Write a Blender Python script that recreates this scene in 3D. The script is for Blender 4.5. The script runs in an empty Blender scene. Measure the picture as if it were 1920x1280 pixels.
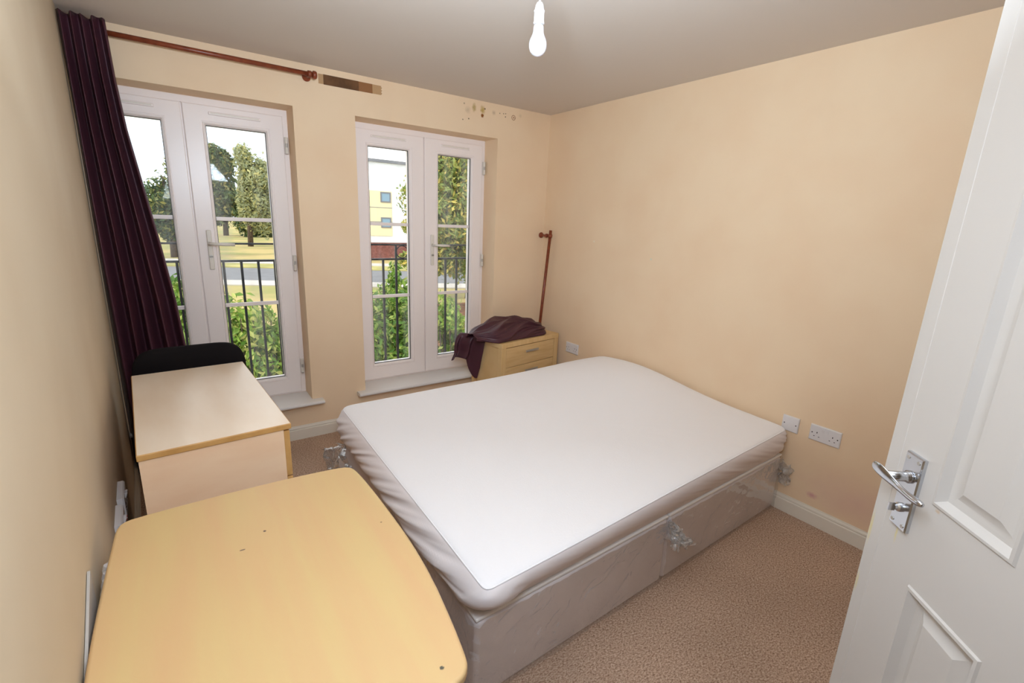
import bpy, bmesh, math, random
from mathutils import Vector, Matrix, noise
random.seed(7)
C = bpy.context.scene.collection
PI = math.pi

# ------------------------------------------------------------------ camera, world, light, exposure
cam_d = bpy.data.cameras.new('camera'); cam = bpy.data.objects.new('camera', cam_d); C.objects.link(cam)
cam_d.sensor_width = 36; cam_d.lens = 16.5717; cam_d.clip_start = .02; cam_d.clip_end = 900
r_ = Vector((0.81647825, -0.57600325, 0.0397935)); u_ = Vector((0.10997957, 0.22281369, 0.96863747)); f_ = Vector((0.56680487, 0.78649496, -0.24527112))
m = Matrix.Identity(4)
for i in range(3):
    m[i][0] = r_[i]; m[i][1] = u_[i]; m[i][2] = -f_[i]
m[0][3], m[1][3], m[2][3] = -2.6854612, -3.30971295, 1.5303158
cam.matrix_world = m
sc = bpy.context.scene; sc.camera = cam
vs = sc.view_settings; vs.view_transform = 'Standard'; vs.look = 'None'; vs.gamma = 1; vs.exposure = 0; vs.use_curve_mapping = False
sc.cycles.use_denoising = True; sc.cycles.max_bounces = 10; sc.cycles.diffuse_bounces = 6; sc.cycles.transparent_max_bounces = 24
sc.cycles.sample_clamp_indirect = 6

w = bpy.data.worlds.new('world'); sc.world = w; w.use_nodes = True
nt = w.node_tree; nt.nodes.clear()
o_ = nt.nodes.new('ShaderNodeOutputWorld'); bg = nt.nodes.new('ShaderNodeBackground'); nt.links.new(bg.outputs[0], o_.inputs[0])
tc = nt.nodes.new('ShaderNodeTexCoord'); mp = nt.nodes.new('ShaderNodeMapping'); mp.inputs['Scale'].default_value = (1, 1, 2.6)
nz = nt.nodes.new('ShaderNodeTexNoise'); nz.inputs['Scale'].default_value = 2.3; nz.inputs['Detail'].default_value = 7
cr = nt.nodes.new('ShaderNodeValToRGB'); cr.color_ramp.elements[0].position = .36; cr.color_ramp.elements[1].position = .58
cr.color_ramp.elements[0].color = (.68, .82, 1, 1); cr.color_ramp.elements[1].color = (1, 1, 1, 1)
nt.links.new(tc.outputs['Generated'], mp.inputs[0]); nt.links.new(mp.outputs[0], nz.inputs['Vector']); nt.links.new(nz.outputs['Fac'], cr.inputs[0]); nt.links.new(cr.outputs[0], bg.inputs[0])
bg.inputs[1].default_value = 2.3

def light(name, kind, loc, energy, color, rot=None, aim=None, size=None, size_y=None, angle=None):
    d = bpy.data.lights.new(name, kind); d.energy = energy; d.color = color
    if size: d.size = size
    if size_y: d.shape = 'RECTANGLE'; d.size_y = size_y
    if angle: d.angle = angle
    o = bpy.data.objects.new(name, d); C.objects.link(o); o.location = loc
    if aim: o.rotation_euler = (Vector(aim) - Vector(loc)).to_track_quat('-Z', 'Y').to_euler()
    if rot: o.rotation_euler = rot
    return o
light('sun', 'SUN', (0, 0, 20), 2.3, (1, .95, .86), aim=(8, 3.2, 20 - 7.5), angle=.01)
# unseen lamps by the camera: flash on the room, added fill off the ceiling
light('photo_lamp', 'AREA', (-2.52, -3.12, 1.76), 15, (.76, .87, 1), aim=(-1.5, -1.1, .35), size=.35, size_y=.3)
light('bounce_fill', 'AREA', (-2.25, -2.62, 1.93), 42, (.71, .85, 1), aim=(-1.95, -2.25, 2.4), size=.25, size_y=.25)

# ------------------------------------------------------------------ helpers
def lin(c):
    return tuple((x / 255 / 12.92) if x / 255 <= .04045 else ((x / 255 + .055) / 1.055) ** 2.4 for x in c[:3]) + (1,)
def N(nt, t, **kw):
    n = nt.nodes.new(t)
    for k, v in kw.items(): setattr(n, k, v)
    return n
def mat(name, col, rough=.6, metal=0, spec=.5, coat=0, coat_r=.1, bump=None, var=None, scale=(1, 1, 1), spots=None, sheen=0, extra=None):
    """bump=(noise scale, strength, distance); var=(colour2, noise scale, detail, lo, hi); spots=[(loc, radius, colour, soft)] marks of their own and painted light casts"""
    m = bpy.data.materials.new(name); m.use_nodes = True; nt = m.node_tree; b = nt.nodes['Principled BSDF']; L = nt.links
    b.inputs['Roughness'].default_value = rough; b.inputs['Metallic'].default_value = metal
    b.inputs['Specular IOR Level'].default_value = spec; b.inputs['Coat Weight'].default_value = coat; b.inputs['Coat Roughness'].default_value = coat_r
    if sheen: b.inputs['Sheen Weight'].default_value = sheen; b.inputs['Sheen Roughness'].default_value = .4
    tc = N(nt, 'ShaderNodeTexCoord'); mp = N(nt, 'ShaderNodeMapping'); mp.inputs['Scale'].default_value = scale; L.new(tc.outputs['Object'], mp.inputs[0])
    rgb = N(nt, 'ShaderNodeRGB'); rgb.outputs[0].default_value = lin(col); out = rgb.outputs[0]
    if var:
        n = N(nt, 'ShaderNodeTexNoise'); n.inputs['Scale'].default_value = var[1]; n.inputs['Detail'].default_value = var[2]; L.new(mp.outputs[0], n.inputs['Vector'])
        r = N(nt, 'ShaderNodeMapRange'); r.inputs[1].default_value = var[3]; r.inputs[2].default_value = var[4]; L.new(n.outputs['Fac'], r.inputs[0])
        x = N(nt, 'ShaderNodeMix', data_type='RGBA'); L.new(r.outputs[0], x.inputs['Factor']); L.new(out, x.inputs['A']); x.inputs['B'].default_value = lin(var[0]); out = x.outputs['Result']
    for s in (spots or []):
        loc, rad, sc_, soft = s[:4]; sh = s[4] if len(s) > 4 else (1, 1, 1)
        sub = N(nt, 'ShaderNodeVectorMath', operation='SUBTRACT'); L.new(tc.outputs['Object'], sub.inputs[0]); sub.inputs[1].default_value = loc
        ml = N(nt, 'ShaderNodeVectorMath', operation='MULTIPLY'); L.new(sub.outputs[0], ml.inputs[0]); ml.inputs[1].default_value = sh
        ln = N(nt, 'ShaderNodeVectorMath', operation='LENGTH'); L.new(ml.outputs[0], ln.inputs[0])
        n = N(nt, 'ShaderNodeTexNoise'); n.inputs['Scale'].default_value = 1.6 / rad; n.inputs['Detail'].default_value = 3; L.new(tc.outputs['Object'], n.inputs['Vector'])
        ma = N(nt, 'ShaderNodeMath', operation='MULTIPLY_ADD'); L.new(n.outputs['Fac'], ma.inputs[0]); ma.inputs[1].default_value = rad * .9; L.new(ln.outputs['Value'], ma.inputs[2])
        r = N(nt, 'ShaderNodeMapRange'); r.inputs[1].default_value = rad * 1.45; r.inputs[2].default_value = rad * 1.45 * (1 - soft); L.new(ma.outputs[0], r.inputs[0])
        r.inputs[4].default_value = s[5] if len(s) > 5 else 1
        x = N(nt, 'ShaderNodeMix', data_type='RGBA'); L.new(r.outputs[0], x.inputs['Factor']); L.new(out, x.inputs['A']); x.inputs['B'].default_value = lin(sc_); out = x.outputs['Result']
    L.new(out, b.inputs['Base Color'])
    if bump:
        n = N(nt, 'ShaderNodeTexNoise'); n.inputs['Scale'].default_value = bump[0]; n.inputs['Detail'].default_value = 4; L.new(mp.outputs[0], n.inputs['Vector'])
        bp = N(nt, 'ShaderNodeBump'); bp.inputs['Strength'].default_value = bump[1]; bp.inputs['Distance'].default_value = bump[2]; L.new(n.outputs['Fac'], bp.inputs['Height']); L.new(bp.outputs[0], b.inputs['Normal'])
    return m
def wood(name, c1, c2, scale=(1, 1, 1), rough=.4, ns=6, spots=None, coat=0):
    m = mat(name, c1, rough, var=(c2, ns, 5, .35, .7), scale=scale, spots=spots, coat=coat); return m

def obj(name, bm, m, parent=None, smooth=False, bevel=0, seg=2, sub=0, recalc=True):
    me = bpy.data.meshes.new(name)
    if recalc: bmesh.ops.recalc_face_normals(bm, faces=bm.faces)
    bm.to_mesh(me); bm.free()
    ms = m if isinstance(m, (list, tuple)) else [m]
    for x in ms: me.materials.append(x)
    if smooth:
        for p in me.polygons: p.use_smooth = True
    o = bpy.data.objects.new(name, me); C.objects.link(o)
    if parent: o.parent = parent
    if bevel:
        b = o.modifiers.new('bevel', 'BEVEL'); b.width = bevel; b.segments = seg; b.limit_method = 'ANGLE'; b.angle_limit = .6
        for p in me.polygons: p.use_smooth = True
        wn = o.modifiers.new('wn', 'WEIGHTED_NORMAL'); wn.keep_sharp = False
    if sub:
        s = o.modifiers.new('sub', 'SUBSURF'); s.levels = sub; s.render_levels = sub
    return o
def tag(o, label, cat, group=None, kind=None):
    o['label'] = label; o['category'] = cat
    if group: o['group'] = group
    if kind: o['kind'] = kind
    return o
def struct(o, label=None):
    o['kind'] = 'structure'
    if label: o['label'] = label
    return o
def thing(name, label, cat, loc=(0, 0, 0), rz=0, group=None):
    o = bpy.data.objects.new(name, None); C.objects.link(o); o.location = loc; o.rotation_euler = (0, 0, rz); o.empty_display_size = .1
    return tag(o, label, cat, group)
def box(bm, x0, x1, y0, y1, z0, z1, mi=0):
    v = [bm.verts.new(p) for p in ((x0, y0, z0), (x1, y0, z0), (x1, y1, z0), (x0, y1, z0), (x0, y0, z1), (x1, y0, z1), (x1, y1, z1), (x0, y1, z1))]
    for f in ((0, 3, 2, 1), (4, 5, 6, 7), (0, 1, 5, 4), (1, 2, 6, 5), (2, 3, 7, 6), (3, 0, 4, 7)):
        bm.faces.new([v[i] for i in f]).material_index = mi
    return v
def bx(*a): b = bmesh.new(); box(b, *a); return b
def frame_from(d):
    d = Vector(d).normalized(); a = Vector((0, 0, 1)) if abs(d.z) < .9 else Vector((1, 0, 0)); s = d.cross(a).normalized(); return s, d.cross(s).normalized()
def tube(bm, pts, rad, seg=12, cap=True):
    pts = [Vector(p) for p in pts]; R = rad if isinstance(rad, (list, tuple)) else [rad] * len(pts); rings = []; s = None
    for i, p in enumerate(pts):
        d = (pts[min(i + 1, len(pts) - 1)] - pts[max(i - 1, 0)])
        if d.length < 1e-9: d = Vector((0, 0, 1))
        d.normalize()
        if s is None: s, t = frame_from(d)
        else:
            s = (s - d * s.dot(d)).normalized(); t = d.cross(s)
        rings.append([bm.verts.new(p + (s * math.cos(a) + t * math.sin(a)) * R[i]) for a in (2 * PI * k / seg for k in range(seg))])
    for a, b in zip(rings, rings[1:]):
        for k in range(seg): bm.faces.new((a[k], a[(k + 1) % seg], b[(k + 1) % seg], b[k]))
    if cap: bm.faces.new(rings[0][::-1]); bm.faces.new(rings[-1])
def tb(*a, **k): b = bmesh.new(); tube(b, *a, **k); return b
def lathe(bm, o, ax, prof, seg=24):
    """prof = [(distance along ax, radius)]"""
    o = Vector(o); ax = Vector(ax).normalized(); tube(bm, [o + ax * d for d, r in prof], [max(r, 1e-4) for d, r in prof], seg)
def lt(*a, **k):
    b = bmesh.new(); o, ax, prof = a; ax = Vector(ax).normalized(); s, t = frame_from(ax); t = ax.cross(s); rings = []; seg = k.get('seg', 24)
    for d, r in prof: rings.append([b.verts.new(Vector(o) + ax * d + (s * math.cos(2 * PI * i / seg) + t * math.sin(2 * PI * i / seg)) * max(r, 1e-4)) for i in range(seg)])
    for p, q in zip(rings, rings[1:]):
        for i in range(seg): b.faces.new((p[i], p[(i + 1) % seg], q[(i + 1) % seg], q[i]))
    b.faces.new(rings[0][::-1]); b.faces.new(rings[-1]); return b
def ring_loft(bm, O, I, prof, P=lambda a, b, d: (a, d, b), close_in=False, close_out=False):
    """O, I = (a0, a1, b0, b1) outer and inner rectangles, prof = [(fraction, depth)]; mitred frame"""
    rings = []
    for fr, d in prof:
        a0 = O[0] + (I[0] - O[0]) * fr; a1 = O[1] + (I[1] - O[1]) * fr; b0 = O[2] + (I[2] - O[2]) * fr; b1 = O[3] + (I[3] - O[3]) * fr
        rings.append([bm.verts.new(P(a, b, d)) for a, b in ((a0, b0), (a1, b0), (a1, b1), (a0, b1))])
    for p, q in zip(rings, rings[1:]):
        for k in range(4): bm.faces.new((p[k], p[(k + 1) % 4], q[(k + 1) % 4], q[k]))
    if close_in: bm.faces.new(rings[-1])
    if close_out: bm.faces.new(rings[0])
    return rings
def grid(bm, nu, nv, fn, close_u=False):
    V = [[bm.verts.new(fn(i / (nu if close_u else nu - 1), j / (nv - 1))) for j in range(nv)] for i in range(nu)]
    for i in range(nu if close_u else nu - 1):
        for j in range(nv - 1): bm.faces.new((V[i][j], V[(i + 1) % nu][j], V[(i + 1) % nu][j + 1], V[i][j + 1]))
    return V
def sm(t): t = max(0, min(1, t)); return t * t * (3 - 2 * t)
def lerp(a, b, t): return a + (b - a) * t
def tab(T, z):
    """piecewise linear table [(z, value)] sorted by z descending"""
    for (z0, v0), (z1, v1) in zip(T, T[1:]):
        if z <= z0 and z >= z1: return v0 + (v1 - v0) * (z0 - z) / (z0 - z1)
    return T[0][1] if z > T[0][0] else T[-1][1]
def fn3(x, y, z, s=1): return noise.noise(Vector((x * s, y * s, z * s)))
def dup(o, loc, rz=None, label=None, parent=None):
    c = o.copy(); C.objects.link(c)
    if parent: c.parent = parent
    if loc is not None: c.location = loc
    if rz is not None: c.rotation_euler = (0, 0, rz)
    if label: c['label'] = label
    for ch in list(o.children): dup(ch, None, parent=c)
    return c

# ------------------------------------------------------------------ materials
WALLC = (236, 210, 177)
M = {}
mould = [((-.735, 0, 2.345), .022, (176, 146, 84), .5, (1, 1, .6), .8), ((-.66, 0, 2.34), .026, (186, 154, 82), .5, (1, 1, .7), .9), ((-.663, 0, 2.3), .016, (140, 84, 36), .3),
         ((-.64, 0, 2.35), .007, (70, 45, 20), .4), ((-.83, 0, 2.25), .006, (110, 90, 60), .4), ((-.78, 0, 2.262), .007, (95, 78, 48), .4), ((-.56, 0, 2.335), .02, (150, 116, 86), .7, (1, 1, 1), .5),
         ((-.505, 0, 2.34), .005, (70, 54, 40), .4), ((-.45, 0, 2.345), .005, (50, 36, 30), .4), ((-.452, 0, 2.322), .006, (60, 44, 36), .4), ((-.47, 0, 2.342), .006, (120, 96, 74), .5),
         ((-.79, 0, 2.32), .03, (176, 150, 116), .8, (1, 1, 1), .5), ((-.36, 0, 2.325), .004, (110, 70, 50), .4), ((-.82, 0, 2.36), .008, (140, 118, 90), .6), ((-.31, 0, 2.35), .02, (190, 165, 130), .8, (1, 1, 1), .5)]
M['wall_w'] = mat('wall_paint_window', WALLC, .75, spec=.25, bump=(60, .08, .002), var=((233, 204, 170), 2.5, 3, .4, .7), spots=mould)
cast_and_marks = [((0, -2.62, .22), .17, (214, 166, 164), .95, (1, .55, 1), .5), ((0, -2.42, .16), .02, (200, 120, 140), .6, (1, .6, 1), .6), ((0, -.62, 1.41), .009, (238, 226, 205), .4), ((0, -1.18, 1.32), .009, (214, 212, 192), .4)]  # widest spot paints in a mixed-light colour cast; the small ones are marks
M['wall_r'] = mat('wall_paint_right', WALLC, .75, spec=.25, bump=(60, .08, .002), var=((233, 204, 170), 2.5, 3, .4, .7), spots=cast_and_marks)
M['wall'] = mat('wall_paint_shaded', (203, 187, 162), .7, spec=.3, bump=(50, .1, .002), var=((196, 178, 152), 2, 3, .4, .7))  # same paint as the other walls, toned darker for the left wall's shade
M['ceil'] = mat('ceiling_paint', (214, 204, 194), .85, spec=.2, bump=(80, .08, .002))
M['white'] = mat('white_gloss_paint', (228, 224, 220), .35, spec=.4, bump=(30, .03, .002))
M['skirt'] = mat('skirting_paint', (226, 218, 204), .35, spec=.4)
M['upvc'] = mat('white_upvc', (245, 234, 229), .3, spec=.4)
M['gasket'] = mat('grey_gasket', (90, 88, 88), .6)
M['handle'] = mat('cream_white_handle', (224, 216, 204), .35)
M['chrome'] = mat('chrome', (205, 208, 214), .16, metal=1)
M['satin'] = mat('satin_metal', (190, 184, 176), .5, metal=.6)
M['iron'] = mat('black_iron', (34, 34, 38), .45)
M['pole'] = wood('mahogany_stain', (138, 66, 38), (112, 48, 26), (1, 1, 1), .35, 30)
M['plast'] = mat('white_plastic', (226, 222, 222), .3)
M['dark'] = mat('dark_slot', (50, 36, 36), .7)
M['bulb'] = mat('opal_bulb', (206, 203, 206), .25, spec=.5)
M['bulb'].node_tree.nodes['Principled BSDF'].inputs['Subsurface Weight'].default_value = .3
M['tape1'] = mat('brown_tape_thick', (112, 76, 46), .3, var=((88, 58, 34), 12, 3, .4, .6), bump=(30, .3, .002))
M['tape2'] = mat('brown_tape', (146, 100, 62), .3)
M['tape3'] = mat('brown_tape_thin', (186, 148, 106), .35)

def glass_mat():
    m = bpy.data.materials.new('window_glass'); m.use_nodes = True; nt = m.node_tree; nt.nodes.clear(); L = nt.links
    o = N(nt, 'ShaderNodeOutputMaterial'); t = N(nt, 'ShaderNodeBsdfTransparent'); t.inputs[0].default_value = (.97, .98, .975, 1); g = N(nt, 'ShaderNodeBsdfGlossy'); g.inputs['Roughness'].default_value = .02
    f = N(nt, 'ShaderNodeFresnel'); f.inputs[0].default_value = 1.14; mx = N(nt, 'ShaderNodeMixShader'); L.new(f.outputs[0], mx.inputs[0]); L.new(t.outputs[0], mx.inputs[1]); L.new(g.outputs[0], mx.inputs[2])
    d = N(nt, 'ShaderNodeBsdfDiffuse'); d.inputs[0].default_value = (.8, .8, .8, 1); tc = N(nt, 'ShaderNodeTexCoord'); mp = N(nt, 'ShaderNodeMapping'); mp.inputs['Scale'].default_value = (5, 1, .7); L.new(tc.outputs['Object'], mp.inputs[0])
    n = N(nt, 'ShaderNodeTexNoise'); n.inputs['Scale'].default_value = 2; L.new(mp.outputs[0], n.inputs['Vector']); r = N(nt, 'ShaderNodeMapRange'); r.inputs[1].default_value = .45; r.inputs[2].default_value = .75; r.inputs[4].default_value = .14; L.new(n.outputs['Fac'], r.inputs[0])
    m2 = N(nt, 'ShaderNodeMixShader'); L.new(r.outputs[0], m2.inputs[0]); L.new(mx.outputs[0], m2.inputs[1]); L.new(d.outputs[0], m2.inputs[2]); L.new(m2.outputs[0], o.inputs[0]); return m
M['glass'] = glass_mat()
def film_mat(name='clear_plastic_film', milk=.16):
    m = bpy.data.materials.new(name); m.use_nodes = True; nt = m.node_tree; nt.nodes.clear(); L = nt.links
    o = N(nt, 'ShaderNodeOutputMaterial'); t = N(nt, 'ShaderNodeBsdfTransparent'); t.inputs[0].default_value = (.97, .97, .97, 1); g = N(nt, 'ShaderNodeBsdfGlossy'); g.inputs['Roughness'].default_value = .10
    d = N(nt, 'ShaderNodeBsdfDiffuse'); d.inputs[0].default_value = (.9, .9, .9, 1)
    lw = N(nt, 'ShaderNodeLayerWeight'); lw.inputs[0].default_value = .35
    ma = N(nt, 'ShaderNodeMapRange'); ma.inputs[3].default_value = .09; ma.inputs[4].default_value = .42; L.new(lw.outputs['Fresnel'], ma.inputs[0])
    m0 = N(nt, 'ShaderNodeMixShader'); m0.inputs[0].default_value = milk; tl_ = N(nt, 'ShaderNodeBsdfTranslucent'); tl_.inputs[0].default_value = (.9, .9, .9, 1); md = N(nt, 'ShaderNodeMixShader'); L.new(d.outputs[0], md.inputs[1]); L.new(tl_.outputs[0], md.inputs[2]); L.new(t.outputs[0], m0.inputs[1]); L.new(md.outputs[0], m0.inputs[2])
    mx = N(nt, 'ShaderNodeMixShader'); L.new(ma.outputs[0], mx.inputs[0]); L.new(m0.outputs[0], mx.inputs[1]); L.new(g.outputs[0], mx.inputs[2])
    tc = N(nt, 'ShaderNodeTexCoord'); n = N(nt, 'ShaderNodeTexNoise'); n.inputs['Scale'].default_value = 7; n.inputs['Detail'].default_value = 3; n.inputs['Distortion'].default_value = 1.2; L.new(tc.outputs['Object'], n.inputs['Vector'])
    bp = N(nt, 'ShaderNodeBump'); bp.inputs['Strength'].default_value = .5; bp.inputs['Distance'].default_value = .03; L.new(n.outputs['Fac'], bp.inputs['Height'])
    vo = N(nt, 'ShaderNodeTexVoronoi', feature='DISTANCE_TO_EDGE'); vo.inputs['Scale'].default_value = 3.2; wp = N(nt, 'ShaderNodeMix', data_type='RGBA'); wp.inputs['Factor'].default_value = .25
    L.new(tc.outputs['Object'], wp.inputs['A']); L.new(n.outputs['Color'], wp.inputs['B']); L.new(wp.outputs['Result'], vo.inputs['Vector']); vr = N(nt, 'ShaderNodeMapRange'); vr.inputs[2].default_value = .05; L.new(vo.outputs['Distance'], vr.inputs[0])
    b2 = N(nt, 'ShaderNodeBump'); b2.inputs['Strength'].default_value = .35; b2.inputs['Distance'].default_value = .006; b2.invert = True; L.new(vr.outputs[0], b2.inputs['Height']); L.new(bp.outputs[0], b2.inputs['Normal'])
    for x in (g, lw): L.new(b2.outputs[0], x.inputs['Normal'])
    L.new(mx.outputs[0], o.inputs[0]); return m
M['film'] = film_mat(); M['film_loose'] = film_mat('loose_plastic_film', .42)
def carpet_mat():
    m = mat('brown_carpet', (150, 118, 96), .95, spec=.1)
    nt = m.node_tree; L = nt.links; b = nt.nodes['Principled BSDF']; tc = N(nt, 'ShaderNodeTexCoord'); cr = None
    n = N(nt, 'ShaderNodeTexNoise'); n.inputs['Scale'].default_value = 110; n.inputs['Detail'].default_value = 5; n.inputs['Roughness'].default_value = .75
    mp = N(nt, 'ShaderNodeMapping'); mp.inputs['Scale'].default_value = (1, 1.7, 1); mp.inputs['Rotation'].default_value = (0, 0, .5); L.new(tc.outputs['Object'], mp.inputs[0]); L.new(mp.outputs[0], n.inputs['Vector'])
    r = N(nt, 'ShaderNodeValToRGB'); e = r.color_ramp.elements; e[0].position = .34; e[0].color = lin((132, 98, 76)); e[1].position = .66; e[1].color = lin((255, 236, 214)); x = e.new(.5); x.color = lin((222, 186, 160)); L.new(n.outputs['Fac'], r.inputs[0])
    n2 = N(nt, 'ShaderNodeTexNoise'); n2.inputs['Scale'].default_value = 2.2; L.new(tc.outputs['Object'], n2.inputs['Vector'])
    mx = N(nt, 'ShaderNodeMix', data_type='RGBA', blend_type='MULTIPLY'); mx.inputs['Factor'].default_value = .35; L.new(r.outputs[0], mx.inputs['A']); L.new(n2.outputs['Fac'], mx.inputs['B']); L.new(mx.outputs['Result'], b.inputs['Base Color'])
    bp = N(nt, 'ShaderNodeBump'); bp.inputs['Strength'].default_value = .9; bp.inputs['Distance'].default_value = .008; L.new(n.outputs['Fac'], bp.inputs['Height']); L.new(bp.outputs[0], b.inputs['Normal']); return m
M['carpet'] = carpet_mat()

# ------------------------------------------------------------------ room shell
WS = .045                                    # the left wall runs slightly out of square
def lwx(y): return -3.005 - WS * y
H = 2.4
W1 = (-3.0, -2.0, .276, 2.156); W2 = (-1.626, -.517, .276, 2.156)
bm = bmesh.new()
T0, T1 = 0, .3
for a in ((-3.3, W1[0], T0, T1, -.2, H + .15), (W1[1], W2[0], T0, T1, -.2, H + .15), (W2[1], .2, T0, T1, -.2, H + .15),
          (W1[0], W1[1], T0, T1, -.2, W1[2] - .025), (W2[0], W2[1], T0, T1, -.2, W2[2] - .025), (W1[0], W1[1], T0, T1, W1[3], H + .15), (W2[0], W2[1], T0, T1, W2[3], H + .15)): box(bm, *a)
struct(obj('wall_window', bm, M['wall_w']))
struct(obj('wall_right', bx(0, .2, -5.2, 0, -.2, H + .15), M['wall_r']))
bm = bmesh.new()
P4 = [(lwx(0), 0), (lwx(-5.2), -5.2), (-3.4, -5.2), (-3.4, 0)]
lo = [bm.verts.new((x, y, -.2)) for x, y in P4]; hi = [bm.verts.new((x, y, H + .15)) for x, y in P4]
bm.faces.new(lo[::-1]); bm.faces.new(hi)
for k in range(4): bm.faces.new((lo[k], lo[(k + 1) % 4], hi[(k + 1) % 4], hi[k]))
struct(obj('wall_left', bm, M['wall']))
struct(obj('floor', bx(-3.3, 0, -5.2, 0, -.2, 0), M['carpet']))
struct(obj('ceiling', bx(-3.3, 0, -5.2, 0, H, H + .15), M['ceil']))
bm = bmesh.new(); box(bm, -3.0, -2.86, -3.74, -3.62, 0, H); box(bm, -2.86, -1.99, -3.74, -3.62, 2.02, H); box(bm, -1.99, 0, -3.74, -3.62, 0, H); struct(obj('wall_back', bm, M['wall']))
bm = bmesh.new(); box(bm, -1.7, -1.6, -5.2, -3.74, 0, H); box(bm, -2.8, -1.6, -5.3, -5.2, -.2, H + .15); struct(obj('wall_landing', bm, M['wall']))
# skirting
def skirting(name, p0, p1, nrm, mt=None):
    bm = bmesh.new(); p0 = Vector(p0); p1 = Vector(p1); n = Vector(nrm).normalized()
    pr = [(0, .0), (.016, 0), (.016, .066), (.0155, .070), (.011, .074), (.0125, .080), (.0105, .086), (.006, .092), (.0045, .097), (0, .097)]
    A = [bm.verts.new(p0 + n * a + Vector((0, 0, b))) for a, b in pr]; B = [bm.verts.new(p1 + n * a + Vector((0, 0, b))) for a, b in pr]
    for k in range(len(pr)): bm.faces.new((A[k], A[(k + 1) % len(pr)], B[(k + 1) % len(pr)], B[k]))
    bm.faces.new(A); bm.faces.new(B[::-1]); o = struct(obj(name, bm, M['skirt'])); return o
skirting('baseboard_window', (lwx(0), -.0005, 0), (0, -.0005, 0), (0, -1, 0))
skirting('baseboard_right', (-.0005, 0, 0), (-.0005, -3.6, 0), (-1, 0, 0))
skirting('baseboard_left', (lwx(0) + .0005, 0, 0), (lwx(-3.6) + .0005, -3.6, 0), (1, WS, 0))
skirting('baseboard_back', (-1.9, -3.6195, 0), (0, -3.6195, 0), (0, 1, 0))
# door lining, seen only from inside the doorway
bm = bmesh.new()
for a in ((-2.86, -2.83, -3.74, -3.61, 0, 2.02), (-2.02, -1.99, -3.74, -3.61, 0, 2.02), (-2.86, -1.99, -3.74, -3.61, 1.995, 2.02)): box(bm, *a)
struct(obj('trim_1', bm, M['white']))

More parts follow.
